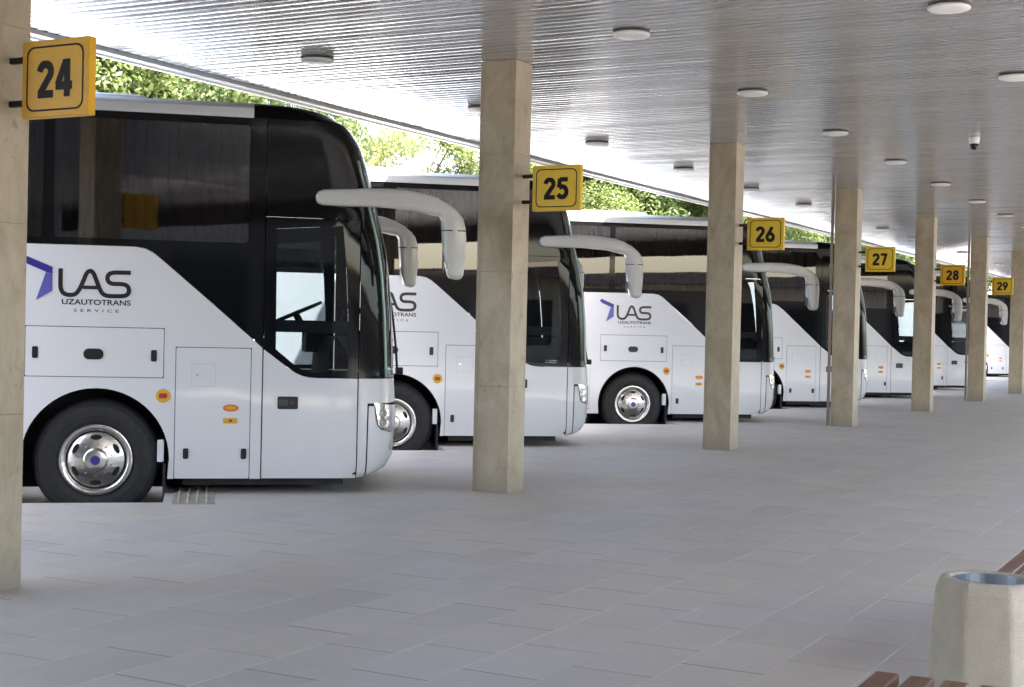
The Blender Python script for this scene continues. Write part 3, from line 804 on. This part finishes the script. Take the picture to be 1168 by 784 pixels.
    for nme, bx0, y0 in (('passenger_seat', 0, 0),):
        ps = B()
        for s in [.1-.85*i for i in range(10)]:
            for y in (-1.02, -.55, .15, .62):
                ps.bbox(s-.42, s-.02, y, y+.42, 1.75+ZO, 1.87+ZO, .02); ps.bbox(s-.5, s-.4, y, y+.42, 1.8+ZO, 2.55+ZO, .03)
        ps.make('seats', M_['seat'], R)
    return R

COACH = make_coach()
index_kids(COACH)
O24 = Vector((-8.7404, 8.9931)); DD = Vector((.76490897, .64413839)); NN = Vector((.64413839, -.76490897))
RZ = atan2(DD.y, DD.x)
coaches = [
 (0, 0, 'nearest white coach with black upper half, its front wheel and lettering in full view'),
 (-4.95, 3.15, 'white coach behind the nearest coach, half hidden by the column carrying sign 25'),
 (-9.90, 7.74, 'white coach with whole wheel and lettering seen between the columns of signs 25 and 26'),
 (-14.65, 11.75, 'white coach whose service door shows between the columns of signs 26 and 27'),
 (-19.35, 15.70, 'white coach with curved nose seen between sign 27 and the column of sign 28'),
 (-24.7, 20.15, 'white coach whose door shows just below sign 28'),
 (-38.5, 30.35, 'farthest white coach, a small bluish patch beneath sign 29'),
]
for i, (n, t, lab) in enumerate(coaches):
    o = COACH if i == 0 else copy_tree(COACH)
    p = O24+NN*(n-1.25)+DD*t
    o.location = (p.x, p.y, ROAD); o.rotation_euler = (0, 0, RZ)
    tag(o, lab, 'coach', 'white coaches parked in the station bays')

# ------------------------------------------------------------------ ground, platform with sawtooth bays
XR, YN, YF = 3.2, -9., 120.
XP = 3.9       # the paving runs on past the roof
def bf(n, t): p = O24+NN*n+DD*t; return (p.x, p.y)
pts = [(XR, YN), (XR, YF)]
edge = []
for k in range(-9, 16):
    if 0 <= k < len(coaches)-1: n0, t0 = coaches[k][0], coaches[k][1]
    else: n0, t0 = -4.94*k, 4.03*k-.1
    A = bf(n0+.60, t0-3.2); Bq = bf(n0+.585, t0+.575); C = bf(n0-3.05, t0+.575); Dq = bf(n0-3.05, t0-2.2)
    edge += [A, Bq, C, Dq]
poly = [(XP, -60)] + [(XP, YF)] + [(edge[-1][0], YF)] + edge[::-1] + [(edge[0][0], -60)]
poly = ccw(poly)
b = B(); n = len(poly)
V, E_, Fc, *_ = delaunay_2d_cdt([Vector(p) for p in poly], [(i, (i+1) % n) for i in range(n)], [], 0, 1e-6)
fs = []
for f in Fc:
    c = (sum(V[i].x for i in f)/3, sum(V[i].y for i in f)/3)
    if inside(c, poly):
        ar = sum(V[f[i]].x*V[f[(i+1) % 3]].y-V[f[(i+1) % 3]].x*V[f[i]].y for i in range(3))
        fs.append(tuple(f) if ar > 0 else tuple(f)[::-1])
b.add([(v.x, v.y, 0) for v in V], fs)
struct(b.make('platform', M_['paver']))
b = B()
b.add([(x, y, -.002) for x, y in poly]+[(x, y, ROAD-.05) for x, y in poly], [(i, n+i, n+(i+1) % n, (i+1) % n) for i in range(n)])
struct(b.make('kerb', M_['kerb']))
b = B(); b.add([(-400, -300, ROAD), (400, -300, ROAD), (400, 600, ROAD), (-400, 600, ROAD)], [(0, 1, 2, 3)])
struct(b.make('ground', M_['asphalt']))

# ribbed yellow strip by the first wheel
ts = empty('tactile_strip', (*bf(.1, .82), 0), RZ); tag(ts, 'pale yellow ribbed strip set in the paving under the nearest coach', 'paving strip')
b = B(); b.bbox(-.17, .17, -.62, .55, 0.0005, .006, .002); b.make('base_plate', simple('strip_base', (.36, .34, .31), .7, var=.2), ts)
for k in range(4):
    b = B(); b.bbox(-.13+k*.075, -.114+k*.075, -.60, .53, .0062, .016, .003); b.make('rib', M_['tactile'], ts)

# ------------------------------------------------------------------ canopy
XE = -9.27
cn = empty('canopy', (0, 0, CEIL)); tag(cn, 'long canopy roof with a glossy silver slatted ceiling over the platform', 'canopy')
b = B(); rng = random.Random(11)
PITCH = .12; y = YN; 
verts = []; faces = []
while y < YF:
    tilt = rng.gauss(0, .0007); w = PITCH-.010
    prof = [(0, .014), (.0, .003), (.004, 0), (.03, -.0016), (w/2, -.0026), (w-.03, -.0016), (w-.004, 0), (w, .003), (w, .014)]
    k = len(verts)
    for x in (XE+.10, XR+.1):
        for (dy, dz) in prof: verts.append((x, y+dy, dz+tilt*(dy-w/2)/w*2))
    m = len(prof)
    for i in range(m-1): faces.append((k+i, k+m+i, k+m+i+1, k+i+1))
    y += PITCH
o = mk('ceiling_slats', verts, faces, M_['ceil'], cn)
me = o.data; me.polygons.foreach_set('use_smooth', [True]*len(me.polygons)); me.set_sharp_from_angle(angle=radians(20))
b = B(); b.box(XE+.06, XR+.14, YN, YF, .016, .30); b.make('deck', M_['groove'], cn)
b = B(); b.loft([[(x, yy, z) for x, z in ((XE+.12, -.004), (XE+.10, -.035), (XE+.02, -.04), (XE, -.02), (XE-.02, .32), (XE+.3, .36))] for yy in (YN-.02, YF+.02)], False)
b.make('fascia', M_['fascia'], cn)
b = B(); b.box(XE-.045, XE-.005, YN, YF, -.055, -.025); b.make('drip_edge', M_['fasciaw'], cn)
b = B(); b.box(XR+.1, XR+.25, YN, YF, -.40, .36); b.make('reflection_blocker', simple('reflection_blocker_brown', (.10, .085, .07), .6, var=.1), cn)  # unseen dark beam, added to darken what the coach windows reflect
b = B(); b.box(XE+.02, XR+.14, YN, YF, .362, .40); b.make('roof_sheet', M_['roof'], cn)

# ------------------------------------------------------------------ columns
CX, C0, SP, CW, CDp = -6.006, 5.327, 5.922, .365, .31
def make_column():
    R = empty('column', (0, 0, 0))
    b = B(); z = 0.0; joints = [0, .95, 1.98, 3.035, CEIL-.003]
    for a, c in zip(joints, joints[1:]):
        b.bbox(-CW+.045, 0, 0, CDp, a+.0004 if a else 0, c-.0004, .0016)
    b.make('stone_cladding', M_['stone'], R)
    b = B()
    for a, c in zip([0, 1.45, 2.9], [1.45, 2.9, CEIL-.003]):
        b.bbox(-CW, -CW+.0435, .012, CDp-.012, a+.001 if a else 0, c-.001, .003)
    b.make('edge_strip', M_['stone'], R)
    b = B(); b.box(-CW+.02, -.02, .02, CDp-.02, 0, CEIL-.004); b.make('core', M_['kerb'], R)
    return R
COLM = make_column(); index_kids(COLM)
clabel = {0: 'beige stone column at the left edge carrying sign 24', 1: 'beige stone column carrying sign 25, in front of the second coach',
 2: 'beige stone column carrying sign 26', 3: 'beige stone column carrying sign 27, a thin pipe along its left side',
 4: 'beige stone column carrying sign 28', 5: 'beige stone column carrying sign 29, a thin pipe along its left side', 6: 'beige stone column at the right edge beyond sign 29'}
ordw = ['first', 'second', 'third', 'fourth', 'fifth', 'sixth', 'seventh', 'eighth', 'ninth', 'tenth', 'eleventh', 'twelfth', 'thirteenth']
for k in range(0, 10):
    o = COLM if k == 0 else copy_tree(COLM)
    o.location = (CX, C0+SP*k, 0)
    tag(o, clabel.get(k, 'beige stone column hidden far down the row, %s beyond sign 29' % ordw[k-5]), 'column', 'stone columns along the platform')
    if k in (3, 5):
        b = B(); b.tube([(-CW-.045, .03, .0), (-CW-.045, .03, CEIL-.01)], .026, 12)
        for z in (.9, 1.35, 2.6, 3.3): b.tube([(-CW-.045, .03, z), (-CW-.045, .03, z+.045)], .034, 12)
        b.make('drain_pipe', M_['pipe'], o, smooth=False)

# ------------------------------------------------------------------ bay signs
SW, SH, ST = .475, .405, .055
def ring_loop(x0, x1, z0, z1, r, w):
    return rrect(x0, x1, z0, z1, r, 5), rrect(x0+w, x1-w, z0+w, z1-w, r-w*.6, 5)
def digit(b, ch, x0, z0, w, h, mapf):
    """bold numeral: strokes on a 1 x 1.6 grid, united by one constrained triangulation"""
    T = .35
    A = lambda cx, cz, rx, rz, a0, a1, n=22: arc(cx, cz, rx, a0, a1, n, rz)
    G = {'2': [A(.5, 1.12, .33, .33, 170, -28)+[(.66, .80), (.20, .22)], [(.05, .15), (.98, .15)]],
         '4': [[(.62, 1.55), (.13, .52)], [(.02, .48), (1.0, .48)], [(.70, 0), (.70, 1.6)]],
         '5': [[(.92, 1.45), (.24, 1.45)], [(.27, 1.5), (.19, .86)], A(.46, .54, .36, .38, 128, -150)],
         '6': [A(.5, .50, .34, .35, 0, 360, 30), [(.70, 1.55), (.22, .68)]],
         '7': [[(.04, 1.45), (.93, 1.45)], [(.80, 1.5), (.36, .0)]],
         '8': [A(.5, .46, .33, .31, 0, 360, 30), A(.5, 1.17, .27, .28, 0, 360, 30)],
         '9': [A(.5, 1.10, .34, .35, 0, 360, 30), [(.30, .05), (.78, .92)]]}[ch]
    polys = []
    for pth in G:
        closed = math.hypot(pth[0][0]-pth[-1][0], pth[0][1]-pth[-1][1]) < 1e-6
        for p, q in zip(pth, pth[1:]):
            dx, dz = q[0]-p[0], q[1]-p[1]; l = math.hypot(dx, dz); nx, nz = -dz/l*T/2, dx/l*T/2
            e = .04 if len(pth) > 3 else 0
            ex, ez = dx/l*e, dz/l*e
            polys.append([(p[0]+nx-ex, p[1]+nz-ez), (p[0]-nx-ex, p[1]-nz-ez), (q[0]-nx+ex, q[1]-nz+ez), (q[0]+nx+ex, q[1]+nz+ez)])
    pts = []; ed = []
    for pl in polys:
        k = len(pts); pts += [(min(1.04, max(-.02, x)), min(1.6, max(0, z))) for x, z in pl]; ed += [(k+i, k+(i+1) % 4) for i in range(4)]
    V, E_, Fc, *_ = delaunay_2d_cdt([Vector(p) for p in pts], ed, [], 0, 1e-5)
    cp = [[pts[i*4+j] for j in range(4)] for i in range(len(polys))]
    fs = []
    for f in Fc:
        c = (sum(V[i].x for i in f)/len(f), sum(V[i].y for i in f)/len(f))
        if any(inside(c, pl) for pl in cp):
            ar = sum(V[f[i]].x*V[f[(i+1) % len(f)]].y-V[f[(i+1) % len(f)]].x*V[f[i]].y for i in range(len(f)))
            fs.append(f if ar > 0 else f[::-1])
    b.add([mapf(x0+v.x*w, z0+v.y/1.6*h, .0022, 1) for v in V], fs)

def make_sign(num, face_mat):
    R = empty('bay_sign', (0, 0, 0))
    b = B(); b.bbox(0, SW, 0, ST, 0, SH, .004); b.make('board', face_mat, R)
    flat = lambda s, z, off, side: (s, -off, z)
    a, c = ring_loop(.035, SW-.035, .032, SH-.032, .05, .009)
    b = B(); panel(b, a, [c], .0018, .001, step=.5, mapf=flat); b.make('border', M_['signb'], R)
    b = B()
    for i, ch in enumerate(num):
        digit(b, ch, .112+i*.131, .100, .118, .196, flat)
    b.make('number', M_['signb'], R)
    for z in (.085, .315):
        b = B(); b.bbox(-.115, .001, .015, .045, z-.016, z+.016, .003); b.make('bracket', M_['black'], R)
    return R
ymats = [simple('sign_amber', (.78, .42, .025), .38, spec=.3, var=.06, vscale=7., bump=.1, bscale=6.), M_['yellow'], M_['yellow'], M_['yellow'], None, M_['yellow']]
ymats[4] = ymats[0]
for k in range(6):
    s = make_sign(str(24+k), ymats[k])
    s.location = (CX+.112, C0+SP*k+.15, 2.528)
    tag(s, '%s square bay sign reading %d on black brackets' % ('amber' if k in (0, 4) else 'yellow', 24+k), 'sign', 'numbered bay signs on the columns')

# ------------------------------------------------------------------ ceiling lights and camera dome
def make_light():
    R = empty('ceiling_light', (0, 0, 0))
    b = B(); b.lathe([(.0, 0), (.145, 0), (.148, -.012), (.145, -.014)], 32); b.make('base_ring', M_['lightb'], R, smooth=False)
    b = B(); b.lathe([(.142, -.013), (.150, -.016), (.152, -.03), (.147, -.034), (.135, -.040), (.08, -.043), (.0, -.044)], 32); o = b.make('diffuser', M_['lightw'], R, smooth=True)
    return R
LT = make_light(); index_kids(LT); first = True
rows = [(-7.67, 'nearest the coaches'), (-4.6, 'over the platform middle'), (-2.12, 'farthest right on the ceiling')]
for x, rn in rows:
    for j in range(13):
        y = 10.56+3.02*j
        if x == -2.12 and j == 9: pass
        o = LT if first else copy_tree(LT); first = False
        o.location = (x, y, CEIL-.004)
        if j == 0: w = 'closest one in'
        elif j == 12: w = 'farthest one in'
        else: w = ordw[j]+' one in'
        tag(o, 'round ceiling light, %s the row %s' % (w, rn), 'ceiling light', 'round ceiling lights')
cd = empty('dome_camera', (-3.2, 17.6, CEIL-.004)); tag(cd, 'small white security camera with a dark dome hanging from the ceiling', 'security camera')
b = B(); b.lathe([(.0, 0), (.062, 0), (.065, -.02), (.055, -.08), (.0, -.085)], 24); b.make('housing', M_['lightw'], cd, smooth=False)
b = B(); b.lathe([(.048, -.08), (.05, -.10), (.04, -.135), (.02, -.15), (.0, -.154)], 24); b.make('dome', M_['blackgloss'], cd, smooth=True)

# ------------------------------------------------------------------ litter bin
bn = empty('litter_bin', (-.80, 4.87, 0), radians(8)); tag(bn, 'tapered octagonal concrete litter bin with a metal insert beside the benches', 'litter bin')
b = B()
def octo(R_, z, n=8, rot=22.5): return [(R_*cos(radians(rot+360/n*k)), R_*sin(radians(rot+360/n*k)), z) for k in range(n)]
b.loft([octo(.225, 0), octo(.232, .02), octo(.182, .655), octo(.174, .678), octo(.155, .69)], True, caps=False)
# top annulus down into the mouth
rings = []
for R_, z, blend in ((.155, .69, 0), (.122, .692, 1), (.118, .66, 1), (.118, .1, 1)):
    ring = []
    for k in range(32):
        a = radians(22.5+360/32*k)
        oc = R_*cos(pi/8)/cos(((a-radians(22.5)) % (pi/4))-pi/8)
        rr = oc*(1-blend)+R_*blend
        ring.append((rr*cos(a), rr*sin(a), z))
    rings.append(ring)
b.loft(rings, True)
o = b.make('shell', M_['concrete'], bn); add_bevel(o, .012, 3, 25)
b = B(); b.lathe([(.1165, .668), (.1165, .684), (.112, .686), (.110, .45), (.0, .45)], 40); b.make('insert', M_['steel'], bn, smooth=False)

# ------------------------------------------------------------------ benches
def make_bench():
    R = empty('bench', (0, 0, 0))
    ln = 1.9
    for k in range(5):
        b = B(); x = k*.103
        b.box(x, x+.072, 0, ln, .410, .45); o = b.make('slat', M_['wood'], R); add_bevel(o, .007, 3, 40)
    for y in (.3, ln-.3):
        b = B(); b.box(.0, .485, y-.025, y+.025, .385, .409); b.box(.03, .08, y-.025, y+.025, 0, .384); b.box(.405, .455, y-.025, y+.025, 0, .384); b.box(.081, .404, y-.02, y+.02, .03, .06)
        b.make('leg', M_['iron'], R)
    return R
BN = make_bench(); index_kids(BN)
BN.location = (-1.05, 4.39-1.9, 0); tag(BN, 'brown slatted bench whose slat ends show at the bottom edge', 'bench', 'wooden benches by the bin')
o = copy_tree(BN); o.location = (-1.055, 5.75, 0); tag(o, 'brown slatted bench behind the bin at the right edge', 'bench', 'wooden benches by the bin')

# ------------------------------------------------------------------ trees
def crown_mesh(name, seed, n, rx, rz, mat, leaf=.10, clumps=46, base=2.4):
    rg = random.Random(seed); cl = []
    for _ in range(clumps):
        while True:
            v = Vector((rg.uniform(-1, 1), rg.uniform(-1, 1), rg.uniform(-1, 1)))
            if .25 < v.length < 1: break
        cl.append((Vector((v.x*rx, v.y*rx, base+rz+v.z*rz)), rg.uniform(.45, 1.0)*rx*.36))
    vs = []; fs = []
    for i in range(n):
        c, r = cl[rg.randrange(clumps)]
        d = Vector((rg.gauss(0, 1), rg.gauss(0, 1), rg.gauss(0, 1))).normalized()
        p = c+Vector((d.x, d.y, d.z*.7))*r*(rg.random()**.4)
        nn = (d+Vector((rg.gauss(0, .6), rg.gauss(0, .6), rg.gauss(0.4, .6)))).normalized()
        a = nn.orthogonal().normalized(); a = Matrix.Rotation(rg.random()*6.28, 3, nn) @ a; bb = nn.cross(a)
        s = leaf*rg.uniform(.6, 1.3); k = len(vs)
        vs += [p-a*s*.5, p-bb*s*.28+a*s*.05, p+a*s*.6, p+bb*s*.28+a*s*.05]
        fs.append((k, k+1, k+2, k+3))
    me = bpy.data.meshes.new(name); me.from_pydata([tuple(v) for v in vs], [], fs); me.materials.append(mat)
    return me, cl
def trunk_mesh(name, cl, h, seed):
    rg = random.Random(seed); b = B()
    top = Vector((rg.uniform(-.2, .2), rg.uniform(-.2, .2), h))
    b.tube([(0, 0, -.3), (0.02, 0, h*.3), (.05*rg.random(), .08, h*.6), top, top+Vector((.1, .05, h*.7))], [.26, .20, .17, .13, .04], 10)
    for c, r in cl[:16]:
        s = Vector((top.x*.6, top.y*.6, h*rg.uniform(.5, 1.1)))
        mid = (s+c)/2+Vector((0, 0, -.15+rg.uniform(-.2, .3)))
        b.tube([s, mid, c], [.07, .045, .015], 6)
    me = bpy.data.meshes.new(name); me.from_pydata([tuple(v) for v in b.v], [], b.f); me.materials.append(M_['bark'])
    me.polygons.foreach_set('use_smooth', [True]*len(me.polygons))
    return me
kinds = []
for sd, n, rx, rz, mt, leaf, cl_ in ((1, 75000, 2.6, 2.3, M_['leafa'], .092, 70), (2, 75000, 3.0, 2.6, M_['leafb'], .095, 80), (3, 26000, 2.1, 1.9, M_['leafc'], .085, 46)):
    me, cl = crown_mesh('crown', sd, n, rx, rz, mt, leaf, cl_)
    kinds.append((me, trunk_mesh('trunk', cl, 2.6, sd)))
def tree(px_dir, dist, kind, sc, rot, lab, grp='trees beyond the coaches'):
    x, y = px_dir[0]*dist, px_dir[1]*dist
    R = empty('tree', (x, y, ROAD), rot); R.scale = (sc, sc, sc)
    for nm, me in (('crown', kinds[kind][0]), ('trunk', kinds[kind][1])):
        o = bpy.data.objects.new(nm, me); COL.objects.link(o); o.parent = R
    tag(R, lab, 'tree', grp)
tl = [
 ((-.770, .638), 27, 0, 1.25, .3, 'leafy green tree hidden behind sign 24'),
 ((-.705, .709), 29, 0, 1.25, 1.1, 'leafy green tree just right of sign 24 above the nearest coach'),
 ((-.655, .755), 30, 1, 1.10, 2.0, 'leafy green tree above the rear of the nearest coach roof'),
 ((-.628, .778), 33, 0, .92, 2.9, 'low green tree above the nose of the nearest coach'),
 ((-.556, .831), 42, 2, 1.42, .6, 'pale thin tree between the nearest coach and the column of sign 25'),
 ((-.440, .898), 48, 0, 1.1, 4.4, 'bright leafy tree right of sign 25'),
 ((-.418, .908), 50, 1, 1.35, .9, 'green tree above the middle of the third coach roof'),
 ((-.374, .927), 52, 1, 1.45, 5.2, 'dense dark green tree left of the column of sign 26'),
 ((-.338, .941), 56, 0, 1.4, 1.9, 'green tree hidden behind the column of sign 26'),
 ((-.297, .955), 62, 0, 1.45, 3.3, 'yellow green tree right of sign 26'),
 ((-.262, .965), 68, 0, 1.5, 2.4, 'yellow green tree behind the column of sign 27'),
 ((-.215, .977), 84, 0, 1.6, .2, 'distant green tree behind sign 27'),
 ((-.175, .985), 100, 0, 1.8, 1.2, 'distant green tree behind sign 29'),
]
for a in tl: tree(*a)
# trees and the low station building on the other side, seen as reflections in the coach glass
rg = random.Random(5)
for k in range(9):
    x, y = 74+rg.uniform(-3, 4), -52+k*12+rg.uniform(-2, 2)
    d = math.hypot(x, y)
    tree((x/d, y/d), d, k % 2, rg.uniform(.5, .68), rg.random()*6, 'leafy tree behind the low station building, %s along its length' % ordw[k], 'trees behind the station building')
sb = empty('station_building', (38, 0, ROAD)); tag(sb, 'long low beige station building with a brown flat roof across the yard', 'building')
b = B(); b.box(0, 7, -60, 50, 0, 4.3); b.make('wall', M_['wall'], sb)
b = B(); b.box(-1.2, 7.4, -60.6, 50.6, 4.31, 4.9); b.make('roof', M_['wallroof'], sb)
for k in range(18):
    b = B(); y0 = -57+k*6; b.box(-.04, -.002, y0, y0+3.4, .9, 3.3); b.make('window', M_['winfar'], sb)

hall = empty('light_block_hall', (0, -9.3, ROAD)); tag(hall, 'unseen brown hall with dark glass front, added behind the viewer to block light', 'building')  # unseen hall, added to hold back light from behind the viewer
b = B(); b.box(-16, 13, -24, 0, 0, 7.2); b.make('wall', M_['blockwall'], hall)
b = B(); b.box(-16.4, 13.4, -24.4, .4, 7.21, 7.7); b.make('roof', M_['wallroof'], hall)
for k in range(9):
    b = B(); x0 = -15+k*3.1; b.box(x0, x0+2.5, .004, .05, .3, 3.4); b.make('window', M_['winfar'], hall)

# ------------------------------------------------------------------ world, sun, camera
W = bpy.data.worlds.new('World'); SC.world = W; W.use_nodes = True
nt = W.node_tree; bg = nt.nodes['Background']
sky = nt.nodes.new('ShaderNodeTexSky'); sky.sky_type = 'NISHITA'; sky.sun_disc = False
SUN_EL, SUN_AZ = 54., 150.      # azimuth: clockwise from +Y
sky.sun_elevation = radians(SUN_EL); sky.sun_rotation = radians(SUN_AZ); sky.air_density = 1.; sky.dust_density = 3.2; sky.ozone_density = .5
nt.links.new(sky.outputs[0], bg.inputs['Color']); bg.inputs['Strength'].default_value = .15
ld = bpy.data.lights.new('sun', 'SUN'); ld.energy = 4.2; ld.angle = radians(.53); ld.color = (1, .95, .87)
lo = bpy.data.objects.new('sun', ld); COL.objects.link(lo)
a, e = radians(SUN_AZ), radians(SUN_EL)
d = Vector((sin(a)*cos(e), cos(a)*cos(e), sin(e)))
lo.rotation_euler = d.to_track_quat('Z', 'Y').to_euler(); lo.location = d*50

cam = bpy.data.cameras.new('camera'); co = bpy.data.objects.new('camera', cam); COL.objects.link(co); SC.camera = co
r2 = Vector((0.88243944, 0.46991611, 0.02189711)); u2 = Vector((-0.02412186, -0.00128669, 0.9997082)); fx_ = Vector((-0.46980716, 0.88271014, -0.01019982))
mt = Matrix((( r2.x, u2.x, -fx_.x, 0), (r2.y, u2.y, -fx_.y, 0), (r2.z, u2.z, -fx_.z, 1.47), (0, 0, 0, 1)))
co.matrix_world = mt
cam.sensor_width = 36; cam.lens = 1631.823/1168*36; cam.clip_end = 2000; cam.clip_start = .05
SC.view_settings.view_transform = 'Standard'; SC.view_settings.look = 'None'; SC.view_settings.gamma = 1
SC.view_settings.exposure = 3.05
SC.render.engine = 'CYCLES'
SC.cycles.max_bounces = 10; SC.cycles.diffuse_bounces = 5; SC.cycles.glossy_bounces = 5; SC.cycles.transparent_max_bounces = 16
SC.cycles.caustics_reflective = False; SC.cycles.caustics_refractive = False
